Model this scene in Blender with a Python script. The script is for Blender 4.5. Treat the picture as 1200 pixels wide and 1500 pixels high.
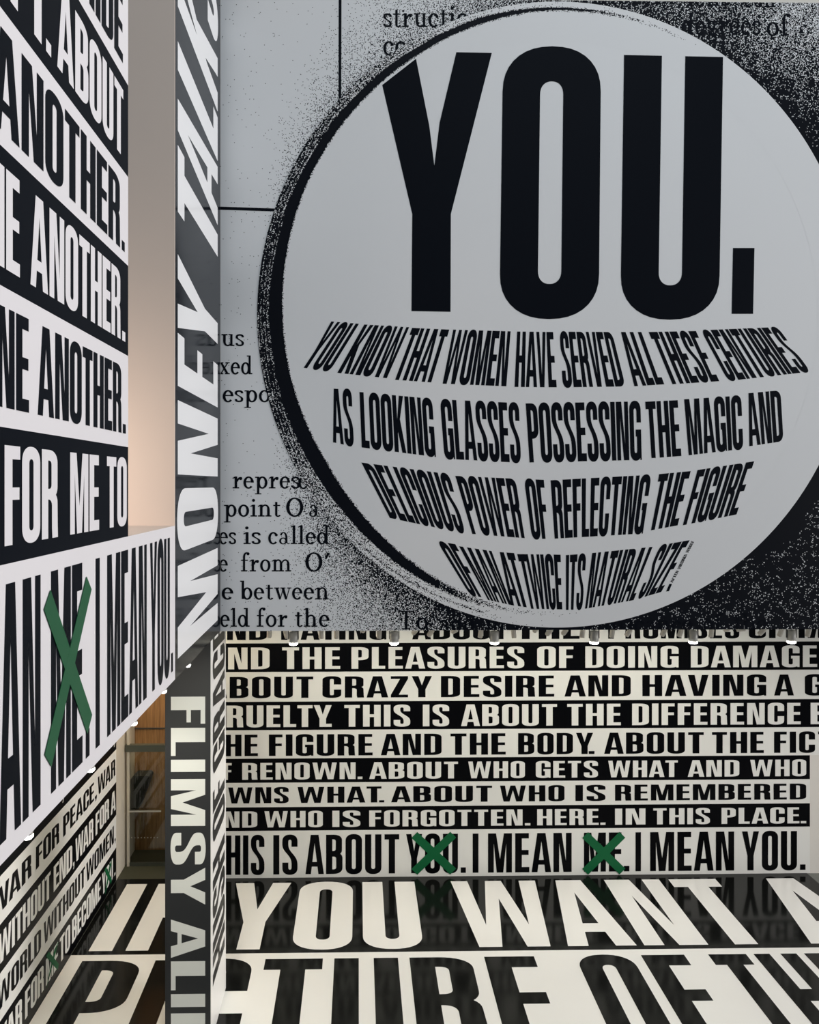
import bpy, math, random
from mathutils import Vector, Matrix
from mathutils.geometry import delaunay_2d_cdt
random.seed(4)
sc = bpy.context.scene
for _o in list(bpy.data.objects): bpy.data.objects.remove(_o)
COL = sc.collection

# ------------------------------------------------------------------ camera
H = 7.0                                  # eye height over the lower floor
YAW = 0.0185
FPX, CX, CY = 1200.0, 547.0, 709.0
cam_d = bpy.data.cameras.new('camera'); cam = bpy.data.objects.new('camera', cam_d); COL.objects.link(cam)
cam.location = (0, 0, H); cam.rotation_euler = (math.pi/2, 0, -YAW)
cam_d.sensor_fit = 'VERTICAL'; cam_d.sensor_height = 24; cam_d.sensor_width = 24*0.8
cam_d.lens = 24*FPX/1500
cam_d.shift_x = (600-CX)/1500; cam_d.shift_y = (CY-750)/1500
cam_d.clip_start = 0.05; cam_d.clip_end = 200
sc.camera = cam
# ------------------------------------------------------------------ view, sky, large lights
sc.view_settings.view_transform = 'Standard'; sc.view_settings.look = 'None'
sc.view_settings.gamma = 1; sc.view_settings.use_curve_mapping = False
sc.view_settings.exposure = 0.0
W = bpy.data.worlds.new('world'); sc.world = W; W.use_nodes = True
W.node_tree.nodes['Background'].inputs[0].default_value = (0.68, 0.72, 0.76, 1)
W.node_tree.nodes['Background'].inputs[1].default_value = 0.24
def area(name, loc, target, sx, sy, power, color):
    l = bpy.data.lights.new(name, 'AREA'); l.shape = 'RECTANGLE'; l.size = sx; l.size_y = sy
    l.energy = power; l.color = color
    o = bpy.data.objects.new(name, l); COL.objects.link(o); o.location = loc
    o.rotation_euler = (Vector(target)-Vector(loc)).to_track_quat('-Z', 'Y').to_euler(); return o
def spot(name, loc, target, power, angle, blend=0.6, color=(1.0, 0.945, 0.82), r=0.05):
    l = bpy.data.lights.new(name, 'SPOT'); l.energy = power; l.spot_size = math.radians(angle); l.spot_blend = blend
    l.color = color; l.shadow_soft_size = r
    o = bpy.data.objects.new(name, l); COL.objects.link(o); o.location = loc
    o.rotation_euler = (Vector(target)-Vector(loc)).to_track_quat('-Z', 'Y').to_euler(); return o
area('skylight', (4.5, 2.0, 18.5), (3.0, 7.0, 8.0), 9, 7, 520, (0.82, 0.92, 1.0))
area('side_fill', (30.0, 4.5, 9.5), (-1.8, 6.5, 7.5), 14, 9, 7900, (1.0, 0.955, 0.945))  # added fill from far right, out of view, brightens the left wall

# ------------------------------------------------------------------ geometry of the place
Fv = Vector((math.sin(YAW), math.cos(YAW), 0)); Rv = Vector((math.cos(YAW), -math.sin(YAW), 0))
EYE = Vector((0, 0, H))
def ray(px, py): return Fv + Rv*((px-CX)/FPX) + Vector((0, 0, (CY-py)/FPX))
def on_x(px, py, X): d = ray(px, py); return EYE + d*(X/d.x)
def on_y(px, py, Y): d = ray(px, py); return EYE + d*(Y/d.y)
def on_z(px, py, Z=0.0): d = ray(px, py); return EYE + d*((Z-H)/d.z)
XW = 1.83                                # atrium face of the left wall stands at x = -XW
Y_BACK = on_z(760, 1283).y
Y_PANEL = on_x(322.3, 700, -XW).y        # the big print
XP = XW + 0.012
Y_PIER0 = on_x(308.5, 1200, -XP).y; Y_PIER1 = on_x(330.5, 1200, -XP).y
X_PIER_L = on_y(242, 1200, Y_PIER0).x
Y_RET = on_x(256, 600, -XW).y            # pale return wall
Y_LEND = on_x(187, 600, -XW).y           # end of the tall left wall
X_LOW = on_z(170, 1290).x; Y_LOWEND = on_z(170, 1290).y
def zt(t, X=XW): return H + t*X          # height on a side wall from its slope
Z_SOF = zt(-1.064)
Z_PAR = zt(-0.227)
Z_TOP = 15.5
Z_PTOP = on_y(1200, 4.5, Y_PANEL).z
X_R = 9.6

# ------------------------------------------------------------------ materials
def mat(name, color, rough=0.5, spec=0.5, metal=0.0, emit=None, estr=0.0, noise=0.0, nscale=3.0, bump=0.0):
    m = bpy.data.materials.new(name); m.use_nodes = True; nt = m.node_tree; b = nt.nodes['Principled BSDF']
    b.inputs['Roughness'].default_value = rough; b.inputs['Specular IOR Level'].default_value = spec
    b.inputs['Metallic'].default_value = metal
    c = (*color, 1)
    b.inputs['Base Color'].default_value = c
    if noise or bump:
        tc = nt.nodes.new('ShaderNodeTexCoord'); n = nt.nodes.new('ShaderNodeTexNoise')
        n.inputs['Scale'].default_value = nscale; n.inputs['Detail'].default_value = 4
        nt.links.new(tc.outputs['Object'], n.inputs['Vector'])
        if noise:
            r = nt.nodes.new('ShaderNodeMapRange'); r.inputs['To Min'].default_value = 1-noise; r.inputs['To Max'].default_value = 1+noise
            nt.links.new(n.outputs['Fac'], r.inputs['Value'])
            v = nt.nodes.new('ShaderNodeVectorMath'); v.operation = 'SCALE'; v.inputs[0].default_value = color
            nt.links.new(r.outputs['Result'], v.inputs['Scale']); nt.links.new(v.outputs['Vector'], b.inputs['Base Color'])
        if bump:
            bp = nt.nodes.new('ShaderNodeBump'); bp.inputs['Strength'].default_value = bump; bp.inputs['Distance'].default_value = 0.02
            nt.links.new(n.outputs['Fac'], bp.inputs['Height']); nt.links.new(bp.outputs['Normal'], b.inputs['Normal'])
    if emit:
        b.inputs['Emission Color'].default_value = (*emit, 1); b.inputs['Emission Strength'].default_value = estr
    return m
M = {}
M['white'] = mat('white vinyl', (0.73, 0.735, 0.70), 0.42, 0.3, noise=0.02)
M['black'] = mat('black vinyl', (0.002, 0.0023, 0.003), 0.28, 0.06)
M['white_up'] = mat('white satin vinyl', (0.74, 0.72, 0.735), 0.5, 0.3, noise=0.02, nscale=1.2)
M['black_up'] = mat('black satin vinyl', (0.003, 0.0045, 0.008), 0.5, 0.05)
M['white_disc'] = mat('white disc vinyl', (0.72, 0.735, 0.745), 0.5, 0.2)
M['white_gl'] = mat('white glossy vinyl', (0.78, 0.79, 0.80), 0.16, 0.05)
M['black_gl'] = mat('black glossy vinyl', (0.008, 0.010, 0.014), 0.13, 0.05)
M['white_side'] = mat('white pier side vinyl', (0.80, 0.79, 0.75), 0.4, 0.3)
M['white_fl'] = mat('white floor vinyl', (0.76, 0.755, 0.725), 0.13, 0.35, noise=0.03, nscale=1.5)
M['black_fl'] = mat('black floor vinyl', (0.005, 0.0055, 0.005), 0.11, 0.2)
M['white_pier'] = mat('white pier vinyl', (0.72, 0.74, 0.70), 0.45, 0.4)
M['black_pier'] = mat('black pier vinyl', (0.009, 0.011, 0.013), 0.60, 0.8)
M['green'] = mat('green paint', (0.006, 0.105, 0.037), 0.5, 0.15)
M['green_l'] = mat('green paint wall', (0.021, 0.098, 0.046), 0.5, 0.12)
M['beige'] = mat('beige plaster', (0.66, 0.58, 0.52), 0.8, 0.2, noise=0.02, nscale=2)
M['paint'] = mat('pale wall paint', (0.66, 0.64, 0.59), 0.7, 0.3)
M['jamb'] = mat('pale jamb paint', (0.52, 0.48, 0.40), 0.6, 0.3)
M['soffit'] = mat('white soffit paint', (0.72, 0.71, 0.69), 0.7, 0.3)
M['carpet'] = mat('dark olive lobby floor', (0.045, 0.045, 0.028), 0.6, 0.3, noise=0.15, nscale=30)
M['screed'] = mat('grey green floor', (0.10, 0.11, 0.10), 0.25, 0.5)
M['steel'] = mat('grey green metal', (0.10, 0.11, 0.09), 0.4, 0.5, metal=0.6)
M['bar'] = mat('brushed bar', (0.6, 0.58, 0.52), 0.3, 0.5, metal=0.8)
M['upholstery'] = mat('dark fabric', (0.018, 0.018, 0.014), 0.8, 0.2, noise=0.2, nscale=40)
M['housing'] = mat('grey lamp housing', (0.42, 0.42, 0.40), 0.45, 0.5, metal=0.2)
M['can'] = mat('pale can housing', (0.62, 0.59, 0.53), 0.5, 0.4)
M['dark_metal'] = mat('dark metal', (0.08, 0.08, 0.08), 0.4, 0.5, metal=0.5)
M['glow'] = mat('lit lens', (1, 1, 1), 0.4, 0.3, emit=(1.0, 0.97, 0.88), estr=14.0)
M['can_lens'] = mat('can lens', (0.3, 0.28, 0.25), 0.2, 0.5, emit=(1.0, 0.8, 0.6), estr=0.25)
M['dot'] = mat('frosted dot', (0.55, 0.52, 0.42), 0.6, 0.3)

def wood():
    m = bpy.data.materials.new('oak veneer'); m.use_nodes = True; nt = m.node_tree; b = nt.nodes['Principled BSDF']
    tc = nt.nodes.new('ShaderNodeTexCoord'); mp = nt.nodes.new('ShaderNodeMapping'); mp.inputs['Scale'].default_value = (16, 16, 0.9)
    n = nt.nodes.new('ShaderNodeTexNoise'); n.inputs['Scale'].default_value = 2.2; n.inputs['Detail'].default_value = 6; n.inputs['Distortion'].default_value = 0.6
    r = nt.nodes.new('ShaderNodeValToRGB'); r.color_ramp.elements[0].color = (0.17, 0.085, 0.032, 1); r.color_ramp.elements[1].color = (0.36, 0.20, 0.085, 1)
    r.color_ramp.elements[0].position = 0.3; r.color_ramp.elements[1].position = 0.72
    nt.links.new(tc.outputs['Object'], mp.inputs['Vector']); nt.links.new(mp.outputs['Vector'], n.inputs['Vector'])
    nt.links.new(n.outputs['Fac'], r.inputs['Fac']); nt.links.new(r.outputs['Color'], b.inputs['Base Color'])
    b.inputs['Roughness'].default_value = 0.35
    return m
M['wood'] = wood()
def glass():
    m = bpy.data.materials.new('clear glass'); m.use_nodes = True; nt = m.node_tree
    for n in list(nt.nodes):
        if n.type == 'BSDF_PRINCIPLED': nt.nodes.remove(n)
    out = [n for n in nt.nodes if n.type == 'OUTPUT_MATERIAL'][0]
    t = nt.nodes.new('ShaderNodeBsdfTransparent'); t.inputs[0].default_value = (0.90, 0.92, 0.88, 1)
    g = nt.nodes.new('ShaderNodeBsdfGlossy'); g.inputs['Roughness'].default_value = 0.02
    f = nt.nodes.new('ShaderNodeFresnel'); f.inputs['IOR'].default_value = 1.45
    mx = nt.nodes.new('ShaderNodeMixShader')
    nt.links.new(f.outputs[0], mx.inputs[0]); nt.links.new(t.outputs[0], mx.inputs[1]); nt.links.new(g.outputs[0], mx.inputs[2])
    nt.links.new(mx.outputs[0], out.inputs['Surface'])
    return m
M['glass'] = glass()
def grain(name, light, dark, cell, rough=0.5):
    # printed dots: the mesh attribute "tone" says how densely the dark ink is printed
    m = bpy.data.materials.new(name); m.use_nodes = True; nt = m.node_tree; b = nt.nodes['Principled BSDF']
    a = nt.nodes.new('ShaderNodeAttribute'); a.attribute_name = 'tone'
    tc = nt.nodes.new('ShaderNodeTexCoord'); mp = nt.nodes.new('ShaderNodeMapping'); mp.inputs['Rotation'].default_value = (0, math.radians(45), 0)
    sn = nt.nodes.new('ShaderNodeVectorMath'); sn.operation = 'SNAP'; sn.inputs[1].default_value = (cell, 100, cell)
    wn = nt.nodes.new('ShaderNodeTexWhiteNoise'); wn.noise_dimensions = '3D'
    no = nt.nodes.new('ShaderNodeTexNoise'); no.inputs['Scale'].default_value = 9; no.inputs['Detail'].default_value = 5
    ad = nt.nodes.new('ShaderNodeMath'); ad.operation = 'MULTIPLY_ADD'; ad.inputs[1].default_value = 0.6; ad.inputs[2].default_value = 0.70
    su = nt.nodes.new('ShaderNodeMath'); su.operation = 'MULTIPLY'
    lt = nt.nodes.new('ShaderNodeMath'); lt.operation = 'LESS_THAN'
    mx = nt.nodes.new('ShaderNodeMix'); mx.data_type = 'RGBA'
    mx.inputs['A'].default_value = (*light, 1); mx.inputs['B'].default_value = (*dark, 1)
    L = nt.links.new
    L(tc.outputs['Object'], mp.inputs['Vector']); L(mp.outputs['Vector'], sn.inputs[0]); L(sn.outputs['Vector'], wn.inputs['Vector'])
    L(tc.outputs['Object'], no.inputs['Vector']); L(no.outputs['Fac'], ad.inputs[0])
    L(wn.outputs['Value'], su.inputs[0]); L(ad.outputs[0], su.inputs[1])
    L(su.outputs[0], lt.inputs[0]); L(a.outputs['Fac'], lt.inputs[1])
    L(lt.outputs[0], mx.inputs['Factor']); L(mx.outputs['Result'], b.inputs['Base Color'])
    b.inputs['Roughness'].default_value = rough; b.inputs['Specular IOR Level'].default_value = 0.08
    return m
M['grain'] = grain('dotted print', (0.70, 0.72, 0.735), (0.003, 0.0045, 0.008), 0.0095)

# ------------------------------------------------------------------ mesh helpers
def mesh_obj(name, verts, faces, m, parent=None, loc=None, smooth=False):
    me = bpy.data.meshes.new(name); me.from_pydata([tuple(v) for v in verts], [], faces); me.update()
    me.materials.append(M[m] if isinstance(m, str) else m)
    if smooth:
        for p in me.polygons: p.use_smooth = True
    o = bpy.data.objects.new(name, me); COL.objects.link(o)
    if parent: o.parent = parent
    if loc: o.location = loc
    return o
class MB:
    def __init__(s): s.v = []; s.f = []
    def box(s, x0, x1, y0, y1, z0, z1):
        n = len(s.v)
        s.v += [(x, y, z) for z in (z0, z1) for y in (y0, y1) for x in (x0, x1)]
        s.f += [tuple(n+i for i in q) for q in ((0, 2, 3, 1), (4, 5, 7, 6), (0, 1, 5, 4), (2, 6, 7, 3), (0, 4, 6, 2), (1, 3, 7, 5))]
        return s
    def lathe(s, prof, seg=20, mtx=None):
        n = len(s.v)
        for r, z in prof:
            for k in range(seg):
                a = 2*math.pi*k/seg; p = Vector((r*math.cos(a), r*math.sin(a), z))
                s.v.append(mtx @ p if mtx else p)
        for i in range(len(prof)-1):
            for k in range(seg):
                k2 = (k+1) % seg
                s.f.append((n+i*seg+k, n+i*seg+k2, n+(i+1)*seg+k2, n+(i+1)*seg+k))
        s.f.append(tuple(n+k for k in reversed(range(seg)))); s.f.append(tuple(n+(len(prof)-1)*seg+k for k in range(seg)))
        return s
    def prism(s, pts, off):
        n = len(s.v); k = len(pts); off = Vector(off)
        s.v += [Vector(p) for p in pts] + [Vector(p)+off for p in pts]
        s.f.append(tuple(range(n, n+k))); s.f.append(tuple(reversed(range(n+k, n+2*k))))
        for i in range(k):
            j = (i+1) % k; s.f.append((n+i, n+k+i, n+k+j, n+j))
        return s
    def build(s, name, m, parent=None, loc=None, smooth=False): return mesh_obj(name, s.v, s.f, m, parent, loc, smooth)
def fix_normals(o):
    import bmesh
    bm = bmesh.new(); bm.from_mesh(o.data); bmesh.ops.recalc_face_normals(bm, faces=bm.faces[:]); bm.to_mesh(o.data); bm.free(); return o
def structure(o, label=None):
    o['kind'] = 'structure'
    if label: o['label'] = label
    return o
def thing(name, label, cat, loc=(0, 0, 0), group=None):
    o = bpy.data.objects.new(name, None); o.empty_display_size = 0.2; COL.objects.link(o); o.location = loc
    tag(o, label, cat, group); return o
def tag(o, label, cat, group=None):
    o['label'] = label; o['category'] = cat
    if group: o['group'] = group
    return o

# ------------------------------------------------------------------ the poster alphabet (cap height 1)
S_, H_ = 0.153, 0.120
def arc(cx, cy, rx, ry, a0, a1, n=9, p=2.25):
    out = []
    for i in range(n+1):
        a = math.radians(a0+(a1-a0)*i/n); c, s = math.cos(a), math.sin(a)
        out.append((cx+rx*math.copysign(abs(c)**(2/p), c), cy+ry*math.copysign(abs(s)**(2/p), s)))
    return out
def bez(p0, p1, p2, p3, n=10):
    r = []
    for i in range(n+1):
        t = i/n; u = 1-t
        r.append(tuple(u*u*u*a+3*u*u*t*b+3*u*t*t*c+t*t*t*d for a, b, c, d in zip(p0, p1, p2, p3)))
    return r
def strip(A, B, closed=False):
    q = []; n = len(A)
    for i in range(n if closed else n-1):
        j = (i+1) % n
        q.append([A[i], A[j], B[j], B[i]])
    return q
def R(x0, y0, x1, y1): return [(x0, y0), (x1, y0), (x1, y1), (x0, y1)]
def bowl(w, y0, y1, ry=0.17, s=S_, h=H_, rx=0.55):
    ri = 0.05; x = (1-rx)*w; xi = min(x, w-s-0.03)
    A = [(s*0.9, y1)]+arc(x, y1-ry, rx*w, ry, 90, 0)+arc(x, y0+ry, rx*w, ry, 0, -90)+[(s*0.9, y0)]
    B = [(s*0.9, y1-h)]+arc(xi, y1-h-ri, w-s-xi, ri, 90, 0)+arc(xi, y0+h+ri, w-s-xi, ri, 0, -90)+[(s*0.9, y0+h)]
    return strip(A, B)
def cee(w, lo, hi, s=S_, h=H_, ry=0.17, o=0.012):
    ri = 0.05; c = w/2; ir = w/2-s
    A = [(w, hi)]+arc(c, 1+o-ry, c, ry, 0, 90)+arc(c, 1+o-ry, c, ry, 90, 180)+arc(c, ry-o, c, ry, 180, 270)+arc(c, ry-o, c, ry, 270, 360)+[(w, lo)]
    B = [(w-s, hi)]+arc(c, 1-h-ri, ir, ri, 0, 90)+arc(c, 1-h-ri, ir, ri, 90, 180)+arc(c, h+ri, ir, ri, 180, 270)+arc(c, h+ri, ir, ri, 270, 360)+[(w-s, lo)]
    return A, B
def ess(w, s=S_, h=H_, ry=0.17, o=0.012, tu=0.70, tl=0.30):
    ri = 0.05; c = w/2; ir = w/2-s
    A = [(w, tu)]+arc(c, 1+o-ry, c, ry, 0, 90)+arc(c, 1+o-ry, c, ry, 90, 180)+bez((0, .75), (0, .56), (w-s, .50), (w-s, .27))+arc(c, h+ri, ir, ri, 360, 270)+arc(c, h+ri, ir, ri, 270, 180)+[(s, tl)]
    B = [(w-s, tu)]+arc(c, 1-h-ri, ir, ri, 0, 90)+arc(c, 1-h-ri, ir, ri, 90, 180)+bez((s, .75), (s, .55), (w, .49), (w, .26))+arc(c, ry-o, c, ry, 360, 270)+arc(c, ry-o, c, ry, 270, 180)+[(0, tl)]
    return strip(A, B)
def cap(ch):
    s, h = S_, H_
    if ch == 'A':
        w = .45; a = .095; n = .79; sl = .135
        ins = lambda y: sl+(w/2-sl)*y/n
        return w, [[(0, 0), (sl, 0), (w/2, n), (w/2-a, 1)], [(w, 0), (w/2+a, 1), (w/2, n), (w-sl, 0)], [(w/2-a, 1), (w/2, n), (w/2+a, 1)],
                   [(ins(.19)-.01, .19), (w-ins(.19)+.01, .19), (w-ins(.31)+.01, .31), (ins(.31)-.01, .31)]]
    if ch == 'B': w = .40; return w, [R(0, 0, s, 1)]+bowl(w*.97, .465, 1, .14)+bowl(w, 0, .56, .16)
    if ch == 'C': w = .39; return w, strip(*cee(w, .38, .62))
    if ch == 'D': w = .40; return w, [R(0, 0, s, 1)]+bowl(w, 0, 1)
    if ch == 'E': w = .325; return w, [R(0, 0, s, 1), R(s, 1-.135, w*.97, 1), R(s, .445, w*.95, .57), R(s, 0, w, .135)]
    if ch == 'F': w = .31; return w, [R(0, 0, s, 1), R(s, 1-.135, w, 1), R(s, .455, w*.95, .58)]
    if ch == 'G': w = .40; return w, strip(*cee(w, .50, .64))+[R(w*.52, .40, w-s+.01, .52), R(w-s+.005, .40, w, .52), R(w-.05, 0, w, .2)]
    if ch == 'H': w = .41; return w, [R(0, 0, s, 1), R(w-s, 0, w, 1), R(s, .44, w-s, .57)]
    if ch == 'I': return s, [R(0, 0, s, 1)]
    if ch == 'K': w = .43; return w, [R(0, 0, s, 1), [(s, .33), (.66*w+.14, 1), (.66*w-.02, 1), (s, .58)], [(.40*w, .47), (w, 0), (.66*w, 0), (.34*w+.0, .41)], [(.36*w, .46), (.55*w, .66), (w, 0), (.65*w, 0)]]
    if ch == 'L': w = .30; return w, [R(0, 0, s, 1), R(s, 0, w, .135)]
    if ch == 'M':
        w = .55; s = .132; a = .075
        return w, [R(0, 0, s, 1), R(w-s, 0, w, 1), [(s, 1), (.185, 1), (w/2, .34), (w/2, 0), (w/2-a, 0), (s, .74)], [(w-s, 1), (w-s, .74), (w/2+a, 0), (w/2, 0), (w/2, .34), (w-.185, 1)]]
    if ch == 'N': w = .42; s = .132; return w, [R(0, 0, s, 1), R(w-s, 0, w, 1), [(s, 1), (.19, 1), (w-s, .27), (w-s, 0), (w-.19, 0), (s, .73)]]
    if ch == 'O':
        w = .40; A, B = cee(w, .5, .5); return w, strip(A, B, True)
    if ch == 'P': w = .385; return w, [R(0, 0, s, 1)]+bowl(w, .40, 1, .16)
    if ch == 'R':
        w = .40
        A = [(s*.9, .545)]+arc(.40*w, .545-.15, .57*w, .15, 90, 0)+[(w*.985, .12), (w, 0)]
        B = [(s*.9, .44)]+arc(.40*w, .44-.08, w*.60-s, .08, 90, 0)+[(w-s, .12), (w-s+.01, 0)]
        return w, [R(0, 0, s, 1)]+bowl(w*.97, .44, 1, .15)+strip(A, B)
    if ch == 'S': w = .385; return w, ess(w)
    if ch == 'T': w = .36; return w, [R(0, 1-.135, w, 1), R(w/2-s/2, 0, w/2+s/2, 1-.135)]
    if ch == 'U':
        w = .40; c = w/2; ir = c-s; ry = .17; ri = .05; o = .012
        A = [(0, 1)]+arc(c, ry-o, c, ry, 180, 270)+arc(c, ry-o, c, ry, 270, 360)+[(w, 1)]
        B = [(s, 1)]+arc(c, h+ri, ir, ri, 180, 270)+arc(c, h+ri, ir, ri, 270, 360)+[(w-s, 1)]
        return w, strip(A, B)
    if ch == 'V': w = .43; a = .09; return w, [[(0, 1), (.14, 1), (w/2, .22), (w/2, 0), (w/2-a, 0)], [(w, 1), (w/2+a, 0), (w/2, 0), (w/2, .22), (w-.14, 1)]]
    if ch == 'W':
        w = .64; b = .075; f1, f2 = .255*w, .745*w
        return w, [[(0, 1), (.125, 1), (f1+.01, .30), (.5*w-.06, 1), (.5*w, 1), (.5*w, .70), (f1+b, 0), (f1-b, 0)], [(w, 1), (w-.125, 1), (f2-.01, .30), (.5*w+.06, 1), (.5*w, 1), (.5*w, .70), (f2-b, 0), (f2+b, 0)]]
    if ch == 'Y':
        w = .425
        nl = [(.14, 1), (.185, .73), (.2125, .565)]
        return w, [[(0, 1)]+nl+[(w/2, 0), (w/2-s/2, 0), (w/2-s/2, .375)], [(w, 1), (w/2+s/2, .375), (w/2+s/2, 0), (w/2, 0)]+[(w-x, y) for x, y in reversed(nl)]]
    if ch == 'Z': w = .36; return w, [R(0, 1-.13, w, 1), R(0, 0, w, .13), [(0, .12), (.165, .12), (w, .88), (w-.165, .88)]]
    if ch == '.': return s*.95, [R(0, 0, s*.95, .14)]
    if ch == ',': return s*.95, [R(0, 0, s*.95, .14), [(s*.45, 0), (s*.95, 0), (s*.55, -.14), (.02, -.14)]]
    return .2, []

# ------------------------------------------------------------------ a book face (x-height 1)
def ring(cx, cy, rx, ry, tx, ty, a0=0, a1=360, n=28):
    A = []; B = []
    for i in range(n+1):
        a = math.radians(a0+(a1-a0)*i/n)
        A.append((cx+rx*math.cos(a), cy+ry*math.sin(a))); B.append((cx+(rx-tx)*math.cos(a), cy+(ry-ty)*math.sin(a)))
    return strip(A, B)
def stem(x, y0, y1, t=.215, foot=True, head=True, fw=.16):
    r = [R(x, y0, x+t, y1)]
    if foot: r.append(R(x-fw, y0, x+t+fw, y0+.11))
    if head: r.append([(x-.17, y1-.12), (x-.17, y1-.20), (x+.02, y1-.13), (x+t, y1), (x+.02, y1)])
    return r
def hump(x0, x1, t=.215, y0=0.0):
    cx = (x0+x1)/2; r = (x1-x0)/2
    A = []; B = []
    for i in range(13):
        a = math.radians(180-180*i/12)
        A.append((cx+(r+t*.0)*math.cos(a), .58+.46*math.sin(a))); B.append((cx+(r-t*(.35+.65*i/12))*math.cos(a), .58+.33*math.sin(a)))
    return strip(A, B)+[R(x1-t, 0, x1, .60), R(x1-t-.14, 0, x1+.14, .11)]
def low(ch):
    if ch == 'o': return .92, ring(.46, .5, .45, .53, .22, .13)
    if ch == 'O': return 1.45, ring(.72, .80, .70, .83, .27, .13)
    if ch == 'e': return .86, ring(.43, .5, .43, .53, .22, .13, 0, 318)+[R(.15, .52, .84, .61), R(.70, .50, .86, .58)]
    if ch == 'c': return .82, ring(.43, .5, .43, .53, .22, .13, 48, 318)+ring(.68, .78, .12, .12, .12, .12)
    if ch == 'a': return .88, ring(.36, .66, .31, .37, .17, .10, -5, 165)+[R(.52, .1, .70, .70)]+ring(.34, .27, .34, .29, .17, .08)+ring(.78, .14, .14, .14, .08, .08, 180, 330)
    if ch == 's': return .68, [[(x*.68/.385, y) for x, y in q] for q in ess(.385, s=.11, h=.13, ry=.24, tu=.74, tl=.26)]
    if ch == 'i': return .52, stem(.16, 0, 1.02)+ring(.25, 1.38, .13, .13, .13, .13, n=12)
    if ch == 'l': return .52, stem(.16, 0, 1.6)
    if ch == 'r': return .78, stem(.16, 0, 1.02)+ring(.66, .52, .36, .46, .14, .15, 70, 170)+ring(.66, .84, .13, .13, .13, .13)
    if ch == 'n': return 1.12, stem(.16, 0, 1.02)+hump(.22, .96)
    if ch == 'h': return 1.12, stem(.16, 0, 1.6)+hump(.22, .96)
    if ch == 'm': return 1.68, stem(.16, 0, 1.02)+hump(.22, .90)+hump(.80, 1.52)
    if ch == 'u': return 1.12, [[(1.12-x, 1.02-y) for x, y in q] for q in hump(.16, .92)]+[R(.78, 0, .97, 1.02), R(.64, .93, .8, 1.02), R(.9, 0, 1.12, .11)]
    if ch == 't': return .62, [R(.18, .15, .37, 1.25), R(.02, .90, .60, 1.0)]+ring(.42, .2, .24, .23, .18, .10, 180, 340)
    if ch == 'f': return .66, [R(.18, 0, .37, 1.25), R(.02, .90, .60, 1.0), R(.02, 0, .56, .11)]+ring(.50, 1.22, .32, .42, .19, .12, 60, 180)+ring(.62, 1.50, .13, .13, .13, .13)
    if ch == 'd': return 1.06, ring(.42, .5, .42, .53, .22, .13)+[R(.70, 0, .89, 1.6), R(.54, 1.50, .72, 1.6), R(.8, 0, 1.05, .11)]
    if ch == 'b': return 1.02, ring(.58, .5, .42, .53, .22, .13)+[R(.13, 0.05, .32, 1.6), R(0, 1.50, .15, 1.6)]
    if ch == 'p': return 1.04, ring(.60, .5, .42, .53, .22, .13)+[R(.16, -.5, .35, 1.0), R(0, -.5, .52, -.41), R(0, .90, .18, 1.0)]
    if ch == 'g': return .95, ring(.42, .66, .34, .37, .20, .13)+ring(.44, -.22, .42, .26, .14, .11)+[R(.62, .88, .95, .98), [(.14, .30), (.26, .34), (.34, .06), (.16, .04)], R(.2, .02, .70, .13)]
    if ch == 'w':
        return 1.36, [[(.10, .95), (.32, .95), (.52, .22), (.46, 0), (.40, 0)], [(.46, 0), (.52, 0), (.74, .8), (.66, .8)], [(.60, .95), (.82, .95), (1.02, .22), (.96, 0), (.90, 0)], [(.96, 0), (1.02, 0), (1.28, .95), (1.20, .95)], R(0, .93, .42, 1.02), R(.50, .93, .92, 1.02), R(1.06, .93, 1.40, 1.02)]
    if ch == 'x':
        return 1.0, [[(.10, .95), (.33, .95), (.90, .05), (.67, .05)], [(.12, .05), (.24, .05), (.86, .95), (.74, .95)], R(0, .93, .42, 1.02), R(.6, .93, 1.0, 1.02), R(0, 0, .40, .11), R(.56, 0, 1.0, .11)]
    if ch == 'T': return 1.4, [R(.60, 0, .82, 1.6), R(.06, 1.50, 1.36, 1.6), R(.40, 0, 1.02, .11), [(.06, 1.5), (.16, 1.5), (.06, 1.18)], [(1.26, 1.5), (1.36, 1.5), (1.36, 1.18)]]
    if ch == 'D': return 1.5, [R(.2, 0, .42, 1.6), R(0, 0, .7, .11), R(0, 1.51, .7, 1.6)]+ring(.66, .8, .76, .80, .22, .09, -90, 90)
    if ch == '-': return .55, [R(.05, .42, .50, .54)]
    if ch == "'": return .4, [[(.05, 1.05), (.14, 1.02), (.38, 1.55), (.20, 1.62)]]
    return .5, []

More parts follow.
